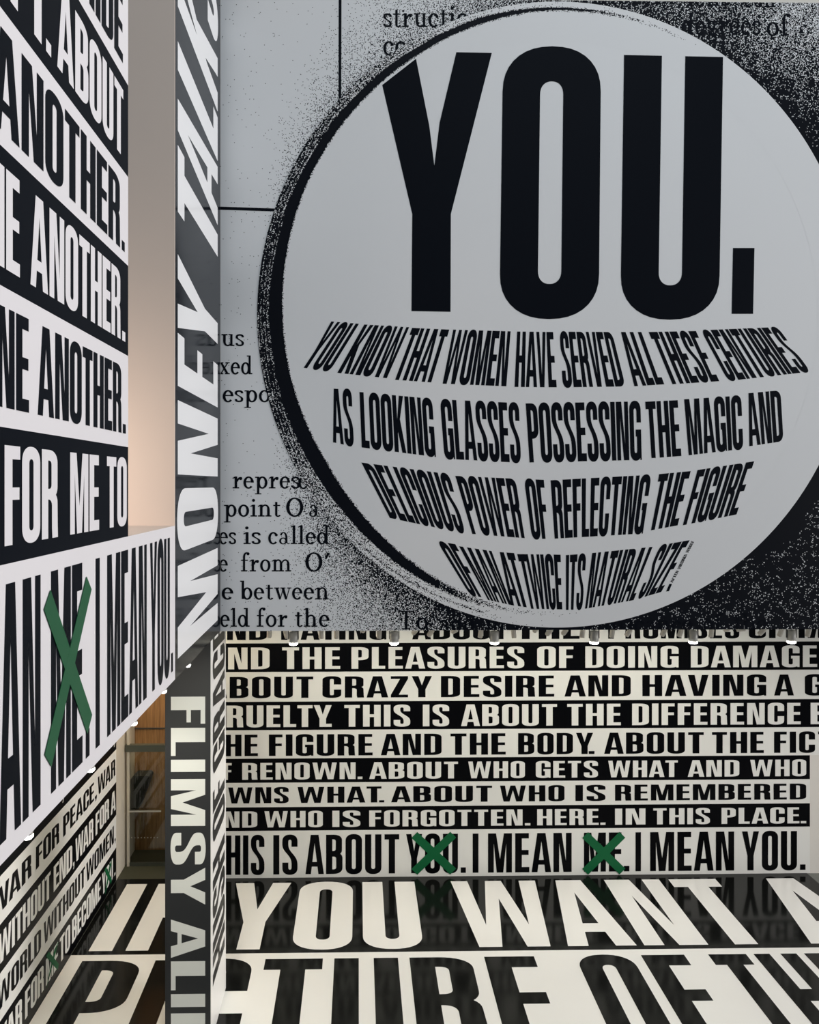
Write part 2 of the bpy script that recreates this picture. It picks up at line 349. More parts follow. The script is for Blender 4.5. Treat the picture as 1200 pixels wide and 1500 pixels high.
_cache = {}
def glyph(ch, face):
    k = (ch, face)
    if k not in _cache:
        w, polys = (cap if face == 'cap' else low)(ch)
        vs = []; fs = []
        for q in polys:
            ar = sum(q[i][0]*q[(i+1) % len(q)][1]-q[(i+1) % len(q)][0]*q[i][1] for i in range(len(q)))
            if abs(ar) < 1e-7: continue
            if ar < 0: q = list(reversed(q))
            fs.append(list(range(len(vs), len(vs)+len(q)))); vs += [Vector(p) for p in q]
        if fs:
            r = delaunay_2d_cdt(vs, [], fs, 1, 1e-5)
            _cache[k] = (w, [tuple(v) for v in r[0]], [tuple(f) for f, src in zip(r[2], r[5]) if src])
        else: _cache[k] = (w, [], [])
    return _cache[k]
TIGHT = set('AT TA AV VA AY YA LT LY TW AW WA TY FA PA RY'.split())
def layout(word, face='cap', gap=None):
    """glyph verts in (u in 0..1 along the word, v in cap or x heights)"""
    gap = (0.040 if face == 'cap' else 0.10) if gap is None else gap
    x = 0; items = []; prev = ''
    for ch in word:
        w, v, f = glyph(ch, face)
        if items: x += (gap-0.046 if prev+ch in TIGHT else gap-0.022 if gap > .05 and 'A' in prev+ch else gap)
        items.append((x, v, f)); x += w; prev = ch
    return [([((px+ox)/x, py) for px, py in v], f) for ox, v, f in items], x
class Lettering:   # every word becomes a mesh of its own
    """words laid on a surface; every word is given by its four corners in space: left/right of base line and cap line"""
    def __init__(s, normal, lift): s.words = []; s.n = Vector(normal); s.lift = lift
    def word(s, text, bl, br, tl, tr, face='cap', gap=None):
        bl, br, tl, tr = map(Vector, (bl, br, tl, tr)); up = s.n*s.lift
        flip = (br-bl).cross(tl-bl).dot(s.n) < 0
        wv = []; wf = []
        for vs, fs in layout(text, face, gap)[0]:
            n = len(wv)
            for u, v in vs: wv.append(bl*(1-u)*(1-v)+br*u*(1-v)+tl*(1-u)*v+tr*u*v+up)
            for f in fs: wf.append(tuple(n+i for i in (reversed(f) if flip else f)))
        s.words.append((wv, wf)); return s
    def build(s, name, m, parent, clamp=None):
        for wv, wf in s.words:
            if clamp: wv = [clamp(v) for v in wv]
            mesh_obj(name, wv, wf, m, parent)
def cross(name, quads, normal, m, parent, lift=0.006, thick=0.004):
    b = MB(); n = Vector(normal)
    for k, q in enumerate(quads): b.prism([Vector(p)+n*(lift+k*0.0003) for p in q], n*thick)
    return fix_normals(b.build(name, m, parent))
EDGE_Y = Vector((0, -1, 0)); EDGE_X = Vector((1, 0, 0)); UPZ = Vector((0, 0, 1))

# ================================================================== THE SETTING
structure(MB().box(-6.0, X_R+3, 0.5, Y_BACK+0.0, -0.3, 0).build('floor', 'screed'))
structure(MB().box(-6.0, -1.6, Y_BACK, 17.0, -0.3, -0.002).build('floor_lobby', 'carpet'))
X_BL = -2.80
structure(MB().box(X_BL, X_R+3, Y_BACK, Y_BACK+0.3, 0, Z_SOF).build('wall_back', 'paint'))
structure(MB().box(X_LOW-0.3, X_LOW, 0.5, 17.0, 0, Z_SOF).build('wall_left_lower', 'jamb'))
# upper left: tall wall, parapet, return pier carrying the vertical lettering
structure(MB().box(-XW-0.45, -XW, 1.2, Y_LEND, Z_PAR, Z_TOP).build('wall_left', 'paint'))
structure(MB().box(-XW-0.90, -XW, 1.2, Y_RET, Z_SOF, Z_PAR).build('wall_left_parapet', 'beige'))
structure(MB().box(-XW-3.2, -XW, Y_RET, Y_PANEL+0.35, Z_SOF, Z_TOP).build('wall_return', 'beige'))
structure(MB().box(X_LOW-0.3, -XW-0.90, 1.2, Y_RET, Z_SOF, Z_SOF+0.35).build('ceiling_left', 'soffit'))
structure(MB().box(X_LOW-0.3, -XW-0.90, 1.2, Y_RET, Z_PAR-0.9, Z_PAR-0.65).build('floor_gallery', 'paint'))
structure(MB().box(X_LOW-0.3, -XW, Y_PANEL+0.35, 17.0, Z_SOF, Z_SOF+0.3).build('ceiling_lobby', 'soffit'))
structure(MB().box(X_LOW-0.3, -XW-3.2, Y_RET, Y_PANEL+0.35, Z_SOF, Z_SOF+0.35).build('ceiling_corner', 'soffit'))
structure(MB().box(-XW, X_R+3, Y_PANEL+0.25, Y_BACK+0.3, Z_SOF, Z_SOF+0.3).build('ceiling', 'soffit'))
structure(MB().box(-XW, X_R+3, Y_PANEL, Y_PANEL+0.25, Z_SOF, Z_TOP).build('wall_front_panel', 'paint'))
structure(MB().box(X_PIER_L, -XP, Y_PIER0, Y_PIER1, 0, Z_SOF).build('wall_pier', 'paint'))
structure(MB().box(-6.0, X_BL-0.0, 15.75, 16.0, 0, Z_SOF).build('wall_lobby', 'wood'))

# ================================================================== BACK WALL PRINT
def back(px, py): return on_y(px, py, Y_BACK)
YB_N = (0, -1, 0)
g_back = thing('wall_graphic', 'nine stacked black and white text bands on the back wall', 'wall graphic', (3, Y_BACK, 0))
def local(parent): return -Vector(parent.location)
rows = [
 # (dark?, band top, band bottom, cap, base, right end px, words)
 (0, 899, 941, 905, 936, 1230, [('AND', 300, 391), ('HATING', 412, 566), ('ABOUT', 604, 744), ('THE', 757, 849), ('PROMISES', 891, 1083), ('OF', 1097, 1146), ('M', 1170, 1207)]),
 (1, 941, 982.7, 947, 978.6, 1230, [('AND', 300, 395), ('THE', 413.5, 498.5), ('PLEASURES', 515, 768), ('OF', 787, 840), ('DOING', 857.5, 994), ('DAMAGE', 1012, 1197)]),
 (0, 982.7, 1026, 989.6, 1020.6, 1230, [('ABOUT', 302, 459), ('CRAZY', 472.5, 633), ('DESIRE', 646, 812), ('AND', 827, 924), ('HAVING', 941, 1122.5), ('A', 1134, 1163), ('G', 1179, 1208)]),
 (1, 1026, 1067.4, 1031.4, 1063, 1230, [('CRUELTY', 303, 486), ('.', 477.5, 486), ('THIS', 504.5, 601), ('IS', 619.5, 658), ('ABOUT', 675.5, 816), ('THE', 831, 909.5), ('DIFFERENCE', 926, 1173), ('B', 1187.5, 1213)]),
 (0, 1067.4, 1108.8, 1073.8, 1105, 1230, [('THE', 303, 378), ('FIGURE', 394, 546), ('AND', 558, 647), ('THE', 660, 741), ('BODY', 759, 869), ('.', 862.5, 871), ('ABOUT', 885, 1031), ('THE', 1043, 1119), ('FICT', 1134, 1220)]),
 (1, 1108.8, 1144, 1115, 1139.4, 1186.5, [('OF', 312, 339.5), ('RENOWN', 355, 521), ('.', 524, 531), ('ABOUT', 541, 671), ('WHO', 686, 769), ('GETS', 785, 876), ('WHAT', 891, 993), ('AND', 1007.5, 1083), ('WHO', 1099, 1181)]),
 (0, 1144, 1179.6, 1150.4, 1173.8, 1186.5, [('OWNS', 308, 423), ('WHAT', 436, 559), ('.', 555.5, 563), ('ABOUT', 573, 721), ('WHO', 732.5, 827), ('IS', 843, 887), ('REMEMBERED', 901, 1181)]),
 (1, 1179.6, 1214, 1185.4, 1209, 1186.5, [('AND', 300, 377), ('WHO', 387.5, 473), ('IS', 487, 528), ('FORGOTTEN', 541, 765.5), ('.', 769, 777), ('HERE', 787, 877), ('.', 879.5, 887), ('IN', 901, 945.5), ('THIS', 957, 1040), ('PLACE', 1057, 1171), ('.', 1173, 1181)]),
 (0, 1214, 1282.6, 1220.3, 1277.6, 1186.5, [('THIS', 309, 387.5), ('IS', 400.5, 436), ('ABOUT', 447.5, 585), ('YOU', 595, 671), ('.', 675, 682.5), ('I', 692.5, 701), ('MEAN', 715, 837.5), ('ME', 855.5, 911), ('.', 914, 922), ('I', 931, 939), ('MEAN', 952.5, 1075.5), ('YOU', 1087, 1167.5), ('.', 1172, 1180)]),
]
for dark, y0, y1, yc, yb, xr, words in rows:
    z1 = back(760, y0).z; z0 = max(back(760, y1).z, 0.006); zc = back(760, yc).z; zb = back(760, yb).z
    txt = ' '.join(w[0] for w in words).replace(' .', '.')
    o = MB().box(X_BL, back(xr, 1200).x, Y_BACK-0.004, Y_BACK-0.0005, z0, z1).build('text_band', 'black' if dark else 'white', g_back, local(g_back))
    o['label'] = ('black band' if dark else 'white band')+' reading '+txt[:60]
    L = Lettering(YB_N, 0.006)
    for w, a, b in words:
        xa = back(a, 0.5*(yc+yb)).x; xb = back(b, 0.5*(yc+yb)).x
        L.word(w, (xa, Y_BACK, zb), (xb, Y_BACK, zb), (xa, Y_BACK, zc), (xb, Y_BACK, zc), gap=0.075)
    L.build('lettering', 'white' if dark else 'black', o)
    if y1 > 1280:
        for cxp, cw in ((635.5, 28.5), (884.5, 27.5)):
            c = back(cxp, 1249.5); hx = cw/FPX*Y_BACK; hz = 27/FPX*Y_BACK; t = 0.052
            q1 = [(c.x-hx-t, c.y, c.z+hz-t), (c.x-hx+t, c.y, c.z+hz+t), (c.x+hx+t, c.y, c.z-hz+t), (c.x+hx-t, c.y, c.z-hz-t)]
            q2 = [(c.x+hx-t, c.y, c.z+hz+t), (c.x+hx+t, c.y, c.z+hz-t), (c.x-hx+t, c.y, c.z-hz-t), (c.x-hx-t, c.y, c.z-hz+t)]
            cross('green_cross', [q1, q2], YB_N, 'green', o, 0.008)

# ================================================================== FLOOR PRINT
g_floor = thing('floor_graphic', 'giant black and white lettering printed on the shiny floor', 'floor graphic', (3, 12.2, 0))
XFR = on_z(1186.5, 1283).x
def fl(px, py): return on_z(px, py, 0)
b0 = fl(760, 1392.8).y
frows = [(1, Y_BACK-0.002, b0, fl(760, 1290.5).y, fl(760, 1387.2).y, 1288.5, [('I', fl(128, 1396.5).x, fl(162.5, 1396.5).x), ('F', fl(182.5, 1395.5).x, fl(250, 1395).x), ('YOU', fl(345.5, 1294.6).x, fl(607, 1291).x), ('WANT', fl(660, 1290.5).x, fl(1047.5, 1287.5).x), ('A', fl(1186, 1380).x, fl(1297, 1380).x)]),
         (0, b0, 9.80, fl(760, 1401.5).y, 10.10, 0, [('PICTURE', fl(117.5, 1413.7).x, fl(784.5, 1401.5).x), ('OF', fl(842, 1400).x, fl(1002, 1398.7).x), ('THE', fl(1037, 1398).x, fl(1037, 1398).x+1.95)]),
         (1, 9.80, 7.4, 9.65, 7.65, 0, [])]
for dark, ya, yb, yc, ybs, _, words in frows:
    o = MB().box(X_LOW+0.01, XFR if dark and ya > 12 else X_R+2, yb, ya, 0.0005, 0.004).build('text_band', 'black_fl' if dark else 'white_fl', g_floor, local(g_floor))
    if words: o['label'] = ('black' if dark else 'white')+' floor band reading '+' '.join(w[0] for w in words).replace('I F ', 'IF ')
    L = Lettering((0, 0, 1), 0.0055)
    for w, a, b in words: L.word(w, (a, ybs, 0), (b, ybs, 0), (a, yc, 0), (b, yc, 0), gap=0.072)
    L.build('lettering', 'white_fl' if dark else 'black_fl', o)

# ================================================================== TALL LEFT WALL PRINT
XN = (1, 0, 0)
def lw(px, X=-XW):
    return on_x(px, 700, X).y
def side_row(parent, X, dark, t1, t0, tc, tb, ya, yb, words, mw, mb, crosses=(), zfloor=None, mg='green_l'):
    A = abs(X)
    z0 = zt(t0, A) if zfloor is None else zfloor
    o = MB().box(X+0.0005, X+0.004, ya, yb, z0, zt(t1, A)).build('text_band', mb if dark else mw, parent, local(parent))
    if len(words) > 2 or (words and words[0][0] != ','): o['label'] = ('black band' if dark else 'white band')+' reading '+' '.join(w[0] for w in words).replace(' .', '.').replace(' ,', ',')
    L = Lettering(XN, 0.006); zc, zb = zt(tc, A), zt(tb, A)
    for w, a, b in words:
        a, b = lw(a, X), lw(b, X)
        L.word(w, (X, a, zb), (X, b, zb), (X, a, zc), (X, b, zc))
    L.build('lettering', mw if dark else mb, o)
    for quads in crosses:
        cross('green_cross', [[on_x(px, py, X) for px, py in q] for q in quads], XN, mg, o, 0.008)
    return o
g_left = thing('wall_graphic', 'tall text bands ending in ANOTHER on the upper left wall', 'wall graphic', (-XW, 4.0, Z_PAR))
Y0L = 1.2
for dark, t1, t0, tc, tb, words in [
    (1, 3.4, 2.52, 3.2, 2.6, []),
    (1, 2.52, 2.11, 2.46, 2.17, []),
    (0, 2.11, 1.728, 2.065, 1.783, [('HIDE', 117, 179)]),
    (1, 1.728, 1.331, 1.670, 1.384, [('N', 0, 24.5), ('T', 41, 66.5), ('.', 66, 73.5), ('ABOUT', 82.5, 179.5)]),
    (0, 1.331, 0.946, 1.277, 0.990, [('ANOTHER', -13, 175), ('.', 177.5, 181.7)]),
    (1, 0.946, 0.555, 0.893, 0.608, [('ONE', -58, 27.5), ('ANOTHER', 43, 175.5), ('.', 178, 182.5)]),
    (0, 0.555, 0.160, 0.499, 0.2155, [('ONE', -38, 41), ('ANOTHER', 54, 177), ('.', 179, 183.3)]),
    (1, 0.160, -0.227, 0.110, -0.1757, [('FOR', 5, 83.5), ('ME', 101.5, 144), ('TO', 155.5, 184.7)])]:
    if not words: continue
    side_row(g_left, -XW, dark, t1, t0, tc, tb, Y0L, Y_LEND, words, 'white_up', 'black_up')
side_row(g_left, -XW, 1, 3.6, 2.11, 3.3, 2.4, Y0L, Y_LEND, [], 'white_up', 'black_up')
g_par = thing('wall_graphic', 'white parapet print with a green X, below the tall left wall', 'wall graphic', (-XW, 4.5, Z_SOF))
cr = [[(71.5, 864.5), (132.6, 1047), (125.7, 1075), (62, 893)], [(124.6, 844.6), (131.7, 863.4), (72.6, 1123), (63, 1105.7)]]
side_row(g_par, -XW, 0, -0.227, -1.064, -0.284, -1.006, Y0L, Y_RET, [('MEAN', -85, 58), ('ME', 73.5, 119.7), ('.', 124.5, 130), ('I', 139, 145), ('MEAN', 156, 214), ('YOU', 219, 248), ('.', 250, 252.6)], 'white_up', 'black_up', [cr])

# ---- vertical band beside the big print, text reading upwards
g_strip = thing('wall_graphic', 'glossy black upright band reading MONEY TALKS, beside the big disc print', 'wall graphic', (-XW, Y_RET, Z_SOF))
o = MB().box(-XW+0.0005, -XW+0.004, Y_RET+0.02, Y_PANEL-0.006, Z_SOF, zt(3.7)).build('text_band', 'black_gl', g_strip, local(g_strip))
L = Lettering(XN, 0.0055)
yc_, yb_ = lw(259.7), lw(318.3)
for ch, t0, t1 in [('M', -.966, -.453), ('O', -.382, -.024), ('N', .053, .464), ('E', .543, .845), ('Y', .863, 1.271), ('T', 1.506, 1.875), ('A', 1.836, 2.25), ('L', 2.29, 2.60), ('K', 2.641, 3.02), ('S', 3.075, 3.43)]:
    z0, z1 = zt(t0), zt(t1)
    L.word(ch, (-XW, yb_, z0), (-XW, yb_, z1), (-XW, yc_, z0), (-XW, yc_, z1))
L.build('lettering', 'white_gl', o)

# ================================================================== PIER PRINTS
g_pf = thing('wall_graphic', 'black pier face reading FLIMSY ALIBI downwards in white capitals', 'wall graphic', (X_PIER_L, Y_PIER0, 0))
def pf(px, py): return on_y(px, py, Y_PIER0)
o = MB().box(X_PIER_L, -XP, Y_PIER0-0.004, Y_PIER0-0.0005, 0.005, Z_SOF-0.002).build('text_band', 'black_pier', g_pf, local(g_pf))
L = Lettering(YB_N, 0.0055)
xb, xc = pf(250.6, 1200).x, pf(300.8, 1200).x
for ch, a, b in [('F', 1020.4, 1060), ('L', 1066, 1107), ('I', 1112.6, 1130.4), ('M', 1141, 1209.6), ('S', 1219.6, 1266), ('Y', 1271, 1325), ('A', 1346.5, 1402.5), ('L', 1407.7, 1450), ('I', 1455.7, 1474.7), ('B', 1484, 1532)]:
    za, zb = pf(275, a).z, pf(275, b).z
    L.word(ch, (xb, Y_PIER0, za), (xb, Y_PIER0, zb), (xc, Y_PIER0, za), (xc, Y_PIER0, zb))
L.build('lettering', 'white_pier', o)
g_ps = thing('wall_graphic', 'narrow white pier side with small black words reading upwards', 'wall graphic', (-XP, Y_PIER0, 0))
o = MB().box(-XP+0.0005, -XP+0.004, Y_PIER0, Y_PIER1, 0.005, Z_SOF-0.002).build('text_band', 'white_side', g_ps, local(g_ps))
L = Lettering(XN, 0.0055); yc_, yb_ = lw(311.3, -XP), lw(328.6, -XP)
for w, t0, t1 in [('GRACE', -2.007, -1.0), ('OF', -2.48, -2.12), ('HUSH', -3.45, -2.6)]:
    z0, z1 = zt(t0, XP), min(zt(t1, XP), Z_SOF-0.01)
    if w == 'GRACE': z1 = zt(-1.0, XP)
    L.word(w, (-XP, yb_, z0), (-XP, yb_, z1), (-XP, yc_, z0), (-XP, yc_, z1))
L.build('lettering', 'black', o, lambda v: Vector((v[0], v[1], min(v[2], Z_SOF-0.003))))

# ================================================================== LOWER LEFT WALL PRINT
g_low = thing('wall_graphic', 'low print of slanting WAR text bands under the left overhang', 'wall graphic', (X_LOW, 9.0, 0))
Y0W = 3.0
XL = X_LOW
for dark, t1, t0, tc, tb, words, crs in [
    (1, -0.95, -1.095, -0.98, -1.065, [(',', 90.5, 93), (',', 166.2, 168)], []),
    (0, -1.095, -1.23, -1.126, -1.196, [('WAR', -14, 45.5), ('FOR', 52, 86.3), ('PEACE', 92, 137.2), (',', 138.5, 141.5), ('WAR', 142.8, 168.6)], []),
    (1, -1.23, -1.366, -1.2555, -1.339, [('WITHOUT', -3, 73.5), ('END', 78, 105.3), (',', 106.5, 108.5), ('WAR', 110, 136.3), ('FOR', 139.5, 159.3), ('A', 162, 169)], []),
    (0, -1.366, -1.50, -1.3955, -1.466, [('WORLD', -5, 59.5), ('WITHOUT', 63.5, 124), ('WOMEN', 126, 166.3), (',', 167.4, 169)], []),
    (1, -1.50, -1.637, -1.522, -1.606, [('WAR', -8, 31.7), ('FOR', 36, 63.5), ('ME', 66.5, 84.5), ('TO', 87, 102.3), ('BECOME', 105, 147), ('YOU', 149, 165), ('.', 167, 168.7)],
     [[[(66.5, 1401), (70.5, 1394), (85, 1412), (83.5, 1421)], [(79, 1391), (84.3, 1380), (71, 1432), (67, 1447)]], [[(152, 1275), (154.5, 1270), (163, 1288), (161.5, 1295)], [(160, 1266), (163, 1260), (156, 1299), (153, 1310)]]])]:
    side_row(g_low, XL, dark, t1, t0, tc, tb, Y0W, Y_LOWEND, words, 'white', 'black', crs, zfloor=(0.006 if t0 < -1.6 else None), mg='green')

# ================================================================== THE BIG DISC PRINT
g_disc = thing('wall_graphic', 'huge print of a white disc reading YOU with a black rim', 'wall graphic', (3.0, Y_PANEL, Z_SOF))
def pn(px, py, d=0.0):
    p = on_y(px, py, Y_PANEL); return Vector((p.x, Y_PANEL-d, p.z))
ECX, ECY, ERX, ERY = 815.0, 461.0, 437.0, 457.0
def lerp_tab(tab, a):
    for (a0, *v0), (a1, *v1) in zip(tab, tab[1:]):
        if a0 <= a <= a1:
            k = (a-a0)/(a1-a0); return [x+(y-x)*k for x, y in zip(v0, v1)]
    return tab[-1][1:]
HALO = [(0, .99, 999), (30, .985, 700), (45, .97, 260), (52, .93, 160), (60, .93, 400), (72, .91, 400), (82, .87, 400), (90, .80, 200), (100, .70, 100), (110, .52, 65), (122, .44, 55), (135, .36, 42), (150, .28, 26), (163, .08, 18), (180, .02, 20), (200, .04, 20), (208, .2, 20), (216, .62, 26), (225, .82, 44), (235, .88, 75), (246, .93, 120), (255, .96, 250), (270, .96, 600), (285, .97, 1500), (300, .965, 2500), (310, .975, 3000), (322, 1.0, 900), (335, .99, 999), (360, .99, 999)]
def tone(px, py):
    dx, dy = (px-ECX)/ERX, -(py-ECY)/ERY
    a = math.degrees(math.atan2(dy, dx)) % 360; rho = math.hypot(dx, dy)
    A, Lh = lerp_tab(HALO, a)
    d = max(0, (rho-1)*447)
    t = max(0, A*math.exp(-d/Lh)-.05*(A < .93))
    # a faint grain over the paper near the left edge and lower middle
    return min(2.0, t*(1.0 if t < .975 else 1.5)+0.004)
# the print sheet, a fine grid that carries the printed tone
x0p, x1p, y0p, y1p = 322.6, 1420.0, 4.5, 925.4
P0 = pn(x0p, 500); NX, NY = 150, 130
XA, XB = -XW+0.006, X_R+2.9; ZA, ZB = Z_SOF, Z_PTOP
vs = []; tn = []
def to_px(p):
    d = Vector(p)-EYE; k = d.dot(Fv); return CX+FPX*d.dot(Rv)/k, CY-FPX*d.z/k
for j in range(NY+1):
    for i in range(NX+1):
        p = Vector((XA+(XB-XA)*i/NX, Y_PANEL-0.003, ZA+(ZB-ZA)*j/NY)); vs.append(p); tn.append(tone(*to_px(p)))
fs = [(j*(NX+1)+i, j*(NX+1)+i+1, (j+1)*(NX+1)+i+1, (j+1)*(NX+1)+i) for j in range(NY) for i in range(NX)]
def with_tone(o, vals):
    a = o.data.attributes.new('tone', 'FLOAT', 'POINT'); a.data.foreach_set('value', vals); return o
LOCD = local(g_disc)
sheet = with_tone(mesh_obj('print_sheet', vs, fs, 'grain', g_disc, LOCD), tn)
sheet['label'] = 'grey printed page with grainy black corners'
# ruled lines of the page
MB().prism([pn(496.3, -2, .004), pn(500.4, -2, .004), pn(500.0, 150, .004), pn(496.0, 150, .004)], (0, -0.001, 0)).build('ruled_line', 'black_up', sheet)
MB().prism([pn(322.8, 302.8, .004), pn(404, 305.6, .004), pn(404, 310.0, .004), pn(322.8, 307.4, .004)], (0, -0.001, 0)).build('ruled_line', 'black_up', sheet)
# book text
book = [('us', 323.5, 357.5, 507), ('xed', 321, 370, 548.3), ('espo', 326.5, 396, 589), ('repres', 341, 439, 715.5), ('e', 437, 452, 716), ('point', 328.5, 411, 756.7), ('O', 419, 445, 756.7), ('a', 453, 468, 757),
        ('es', 321, 346, 797), ('is', 357, 382, 797), ('called', 393, 483, 797), ('e', 321, 334, 837), ('from', 353, 427, 837), ('O', 447, 473, 837), ("'", 475, 484, 837), ('e', 325, 342, 878), ('between', 352, 482, 878),
        ('eld', 322.6, 366, 918), ('for', 376, 421, 918), ('the', 432, 483, 918), ('structio', 561.5, 686, 40), ('co', 561.5, 596, 81), ('Different', 838, 990, 6), ('lens', 1006, 1069, 9), ('con-', 1090, 1146, 11),
        ('degrees', 998, 1114, 51), ('of', 1123, 1156, 53), ('To', 582, 627, 922), ('add', 645, 697, 925), ('to', 712, 738, 926), ('the', 752, 800, 926), ('significance', 832, 1015, 926), ('of', 1030, 1058, 925), ('the', 1076, 1125, 925)]
L = Lettering(YB_N, 0)
zlo = Z_SOF+0.004; zhi = Z_PTOP-0.004
for w, a, b, base in book:
    xh = 20 if base < 100 else 17.2
    L.word(w, pn(a, base, .0055), pn(b, base, .0055), pn(a, base-xh, .0055), pn(b, base-xh, .0055), 'low')
L.build('lettering', 'black_up', sheet, lambda v: Vector((max(v.x, XA+.002), v.y, min(max(v.z, zlo), zhi))))
# disc
def ell(a, rho, d):
    return pn(ECX+ERX*rho*math.cos(a), ECY-ERY*rho*math.sin(a), d)
NA = 360
disc = mesh_obj('printed_disc', [ell(2*math.pi*k/NA, 0.8765, .008) for k in range(NA)]+[pn(ECX, ECY, .008)], [(k, (k+1) % NA, NA) for k in range(NA)], M['white_disc'], g_disc, LOCD)
for p in disc.data.polygons: pass
# rim: dark crescent printed between the disc and the page
RIM = [  # angle, core from, core to, core tone, outer tone
 (0, .985, .99, 0.0, 0.0), (60, .978, .982, 0.0, 0.0), (74, .978, .983, .35, 0.0), (84, .976, .984, .8, .02), (95, .974, .985, .95, .03), (105, .966, .984, .97, .08), (118, .955, .976, .98, .42), (128, .949, .974, .98, .62), (140, .943, .970, 1, .74), (152, .937, .967, 1, .82), (165, .928, .964, 1, .88), (180, .919, .962, 1.05, .88), (192, .914, .958, 1.05, .88), (203, .908, .956, 1.05, .80), (212, .905, .955, 1.05, .62), (222, .912, .952, 1.05, .42), (232, .922, .958, .95, .25), (242, .934, .962, .80, .12), (250, .944, .964, .55, .05), (258, .952, .964, .30, .02), (268, .956, .962, .05, 0.0), (275, .957, .962, 0.0, 0.0), (360, .985, .99, 0.0, 0.0)]
NAR, NR = 720, 30
vs = []; tn = []
ss = lambda e0, e1, x: (lambda t: t*t*(3-2*t))(min(1, max(0, (x-e0)/(e1-e0))))
for k in range(NAR):
    ad = 360*k/NAR; c0, c1, ct, ot = lerp_tab(RIM, ad)
    for r in range(NR+1):
        rho = .875+(.1275)*r/NR; a = math.radians(ad)
        t = 1.4*ct*ss(c0-.006, c0+.004, rho)*(1-ss(c1-.004, c1+.004, rho))
        t = max(t, ot*ss(c1-.004, c1+.004, rho))
        st = math.sin(rho*900+3*math.sin(a*5))*0.20*(1 if rho > c1 else 0)
        line = .9*math.exp(-((rho-.984)/.0025)**2)*(1 if 222 < ad < 256 else 0)
        t = max(t+st*(t > .1), line)
        if rho > 0.999: t = max(t, ot)
        vs.append(ell(a, rho, .0084)); tn.append(t)
fs = [(k*(NR+1)+r, k*(NR+1)+r+1, ((k+1) % NAR)*(NR+1)+r+1, ((k+1) % NAR)*(NR+1)+r) for k in range(NAR) for r in range(NR)]
M['grain_rim'] = grain('dotted rim print', (0.72, 0.735, 0.745), (0.003, 0.0045, 0.008), 0.0095)
rim = with_tone(mesh_obj('printed_rim', vs, fs, 'grain_rim', g_disc, LOCD), tn)
rim['label'] = 'black crescent rim of the disc'
for o_ in (disc, rim):
    me = o_.data
    if me.polygons[0].normal.y > 0: me.flip_normals()
# lettering on the disc
def q4(x0, y0, s): return lambda X, Y: (x0+X/s, y0+Y/s)
A4, B4, C4, D4, E3 = q4(420, 460, 4), q4(680, 460, 4), q4(900, 460, 4), q4(500, 660, 4), q4(760, 660, 10/3)
I_ = lambda x, y: (x, y)
def curved(words, label):
    L = Lettering(YB_N, 0)
    for w, tl, tr, bl, br in words:
        P = [pn(*p, .0098) for p in (bl, br, tl, tr)]
        L.word(w, *P)
    L.build('lettering', 'black_up', disc)
big = [('O', (737, 73), (880.5, 73), (731.5, 463), (877, 463)), ('U', (914, 81), (1059, 84), (908.5, 464), (1053, 464)), ('.', None, None, None, None)]
L = Lettering(YB_N, 0)
# the large Y has its left arm cut by the rim
yq = [(560, 125), (609.5, 86.5), (629, 185), (636.3, 243), (644, 180), (668.5, 77), (720.5, 78), (660.5, 314), (660, 457), (602.8, 456), (604, 314)]
r = delaunay_2d_cdt([Vector((x, -y)) for x, y in yq], [], [list(reversed(range(len(yq))))], 1, 1e-5)
L.words.append(([pn(v[0], -v[1], .0098) for v in r[0]], [tuple(f) for f in r[2]]))
for w, tl, tr, bl, br in big[:2]: L.word(w, *[pn(*p, .0098) for p in (bl, br, tl, tr)])
L.words.append(([pn(*p, .0098) for p in ((1071.5, 460), (1103, 460), (1105, 363.5), (1073.5, 363.5))], [(0, 1, 2, 3)]))
L.build('lettering', 'black_up', disc)
curved([('YOU', A4(262, 44), A4(424, 58), A4(82, 313), A4(252, 337)), ('KNOW', A4(455, 62), A4(718, 78), A4(297, 345), A4(600, 378)), ('THAT', A4(735, 82), A4(953, 92), A4(620, 385), A4(862, 402)),
        ('WOMEN', I_(664, 483), I_(748, 485.5), I_(645, 562), I_(741.7, 566)), ('HAVE', B4(310, 103), B4(522, 106), B4(295, 428), B4(542, 430)), ('SERVED', B4(558, 104), B4(865, 106), B4(578, 430), B4(945, 425)),
        ('ALL', B4(900, 106), B4(1058, 106), B4(997, 424), B4(1172, 412)), ('THESE', C4(200, 106), C4(478, 100), C4(325, 413), C4(614, 394)), ('CENTURIES', C4(506, 96), C4(955, 77), C4(666, 393), C4(1148, 338))], 'slanting first line of small text')
curved([('AS', A4(258, 437), A4(380, 442), A4(272, 752), A4(395, 778)), ('LOOKING', A4(427, 457), A4(852, 497), A4(440, 782), A4(875, 838)), ('GLASSES', A4(898, 500), B4(320, 522), A4(925, 848), B4(333, 872)),
        ('POSSESSING', B4(360, 524), B4(1032, 512), B4(383, 870), B4(1040, 855)), ('THE', C4(180, 514), C4(372, 505), C4(200, 846), C4(392, 832)), ('MAGIC', C4(408, 500), C4(742, 478), C4(435, 828), C4(755, 790)),
        ('AND', C4(765, 466), C4(972, 447), C4(790, 775), C4(990, 745))], 'second line of small text')
curved([('DELICIOUS', D4(118, 70), D4(632, 138), D4(285, 395), D4(728, 487)), ('POWER', D4(668, 148), D4(1022, 165), D4(768, 488), D4(1075, 513)), ('OF', E3(25, 138), E3(122, 143), E3(65, 432), E3(148, 430)),
        ('REFLECTING', E3(155, 145), E3(648, 118), E3(175, 430), E3(605, 405)), ('THE', E3(685, 115), E3(840, 100), E3(632, 392), E3(775, 365)), ('FIGURE', E3(872, 95), E3(1150, 52), E3(800, 365), E3(1062, 312))], 'third line of small text')
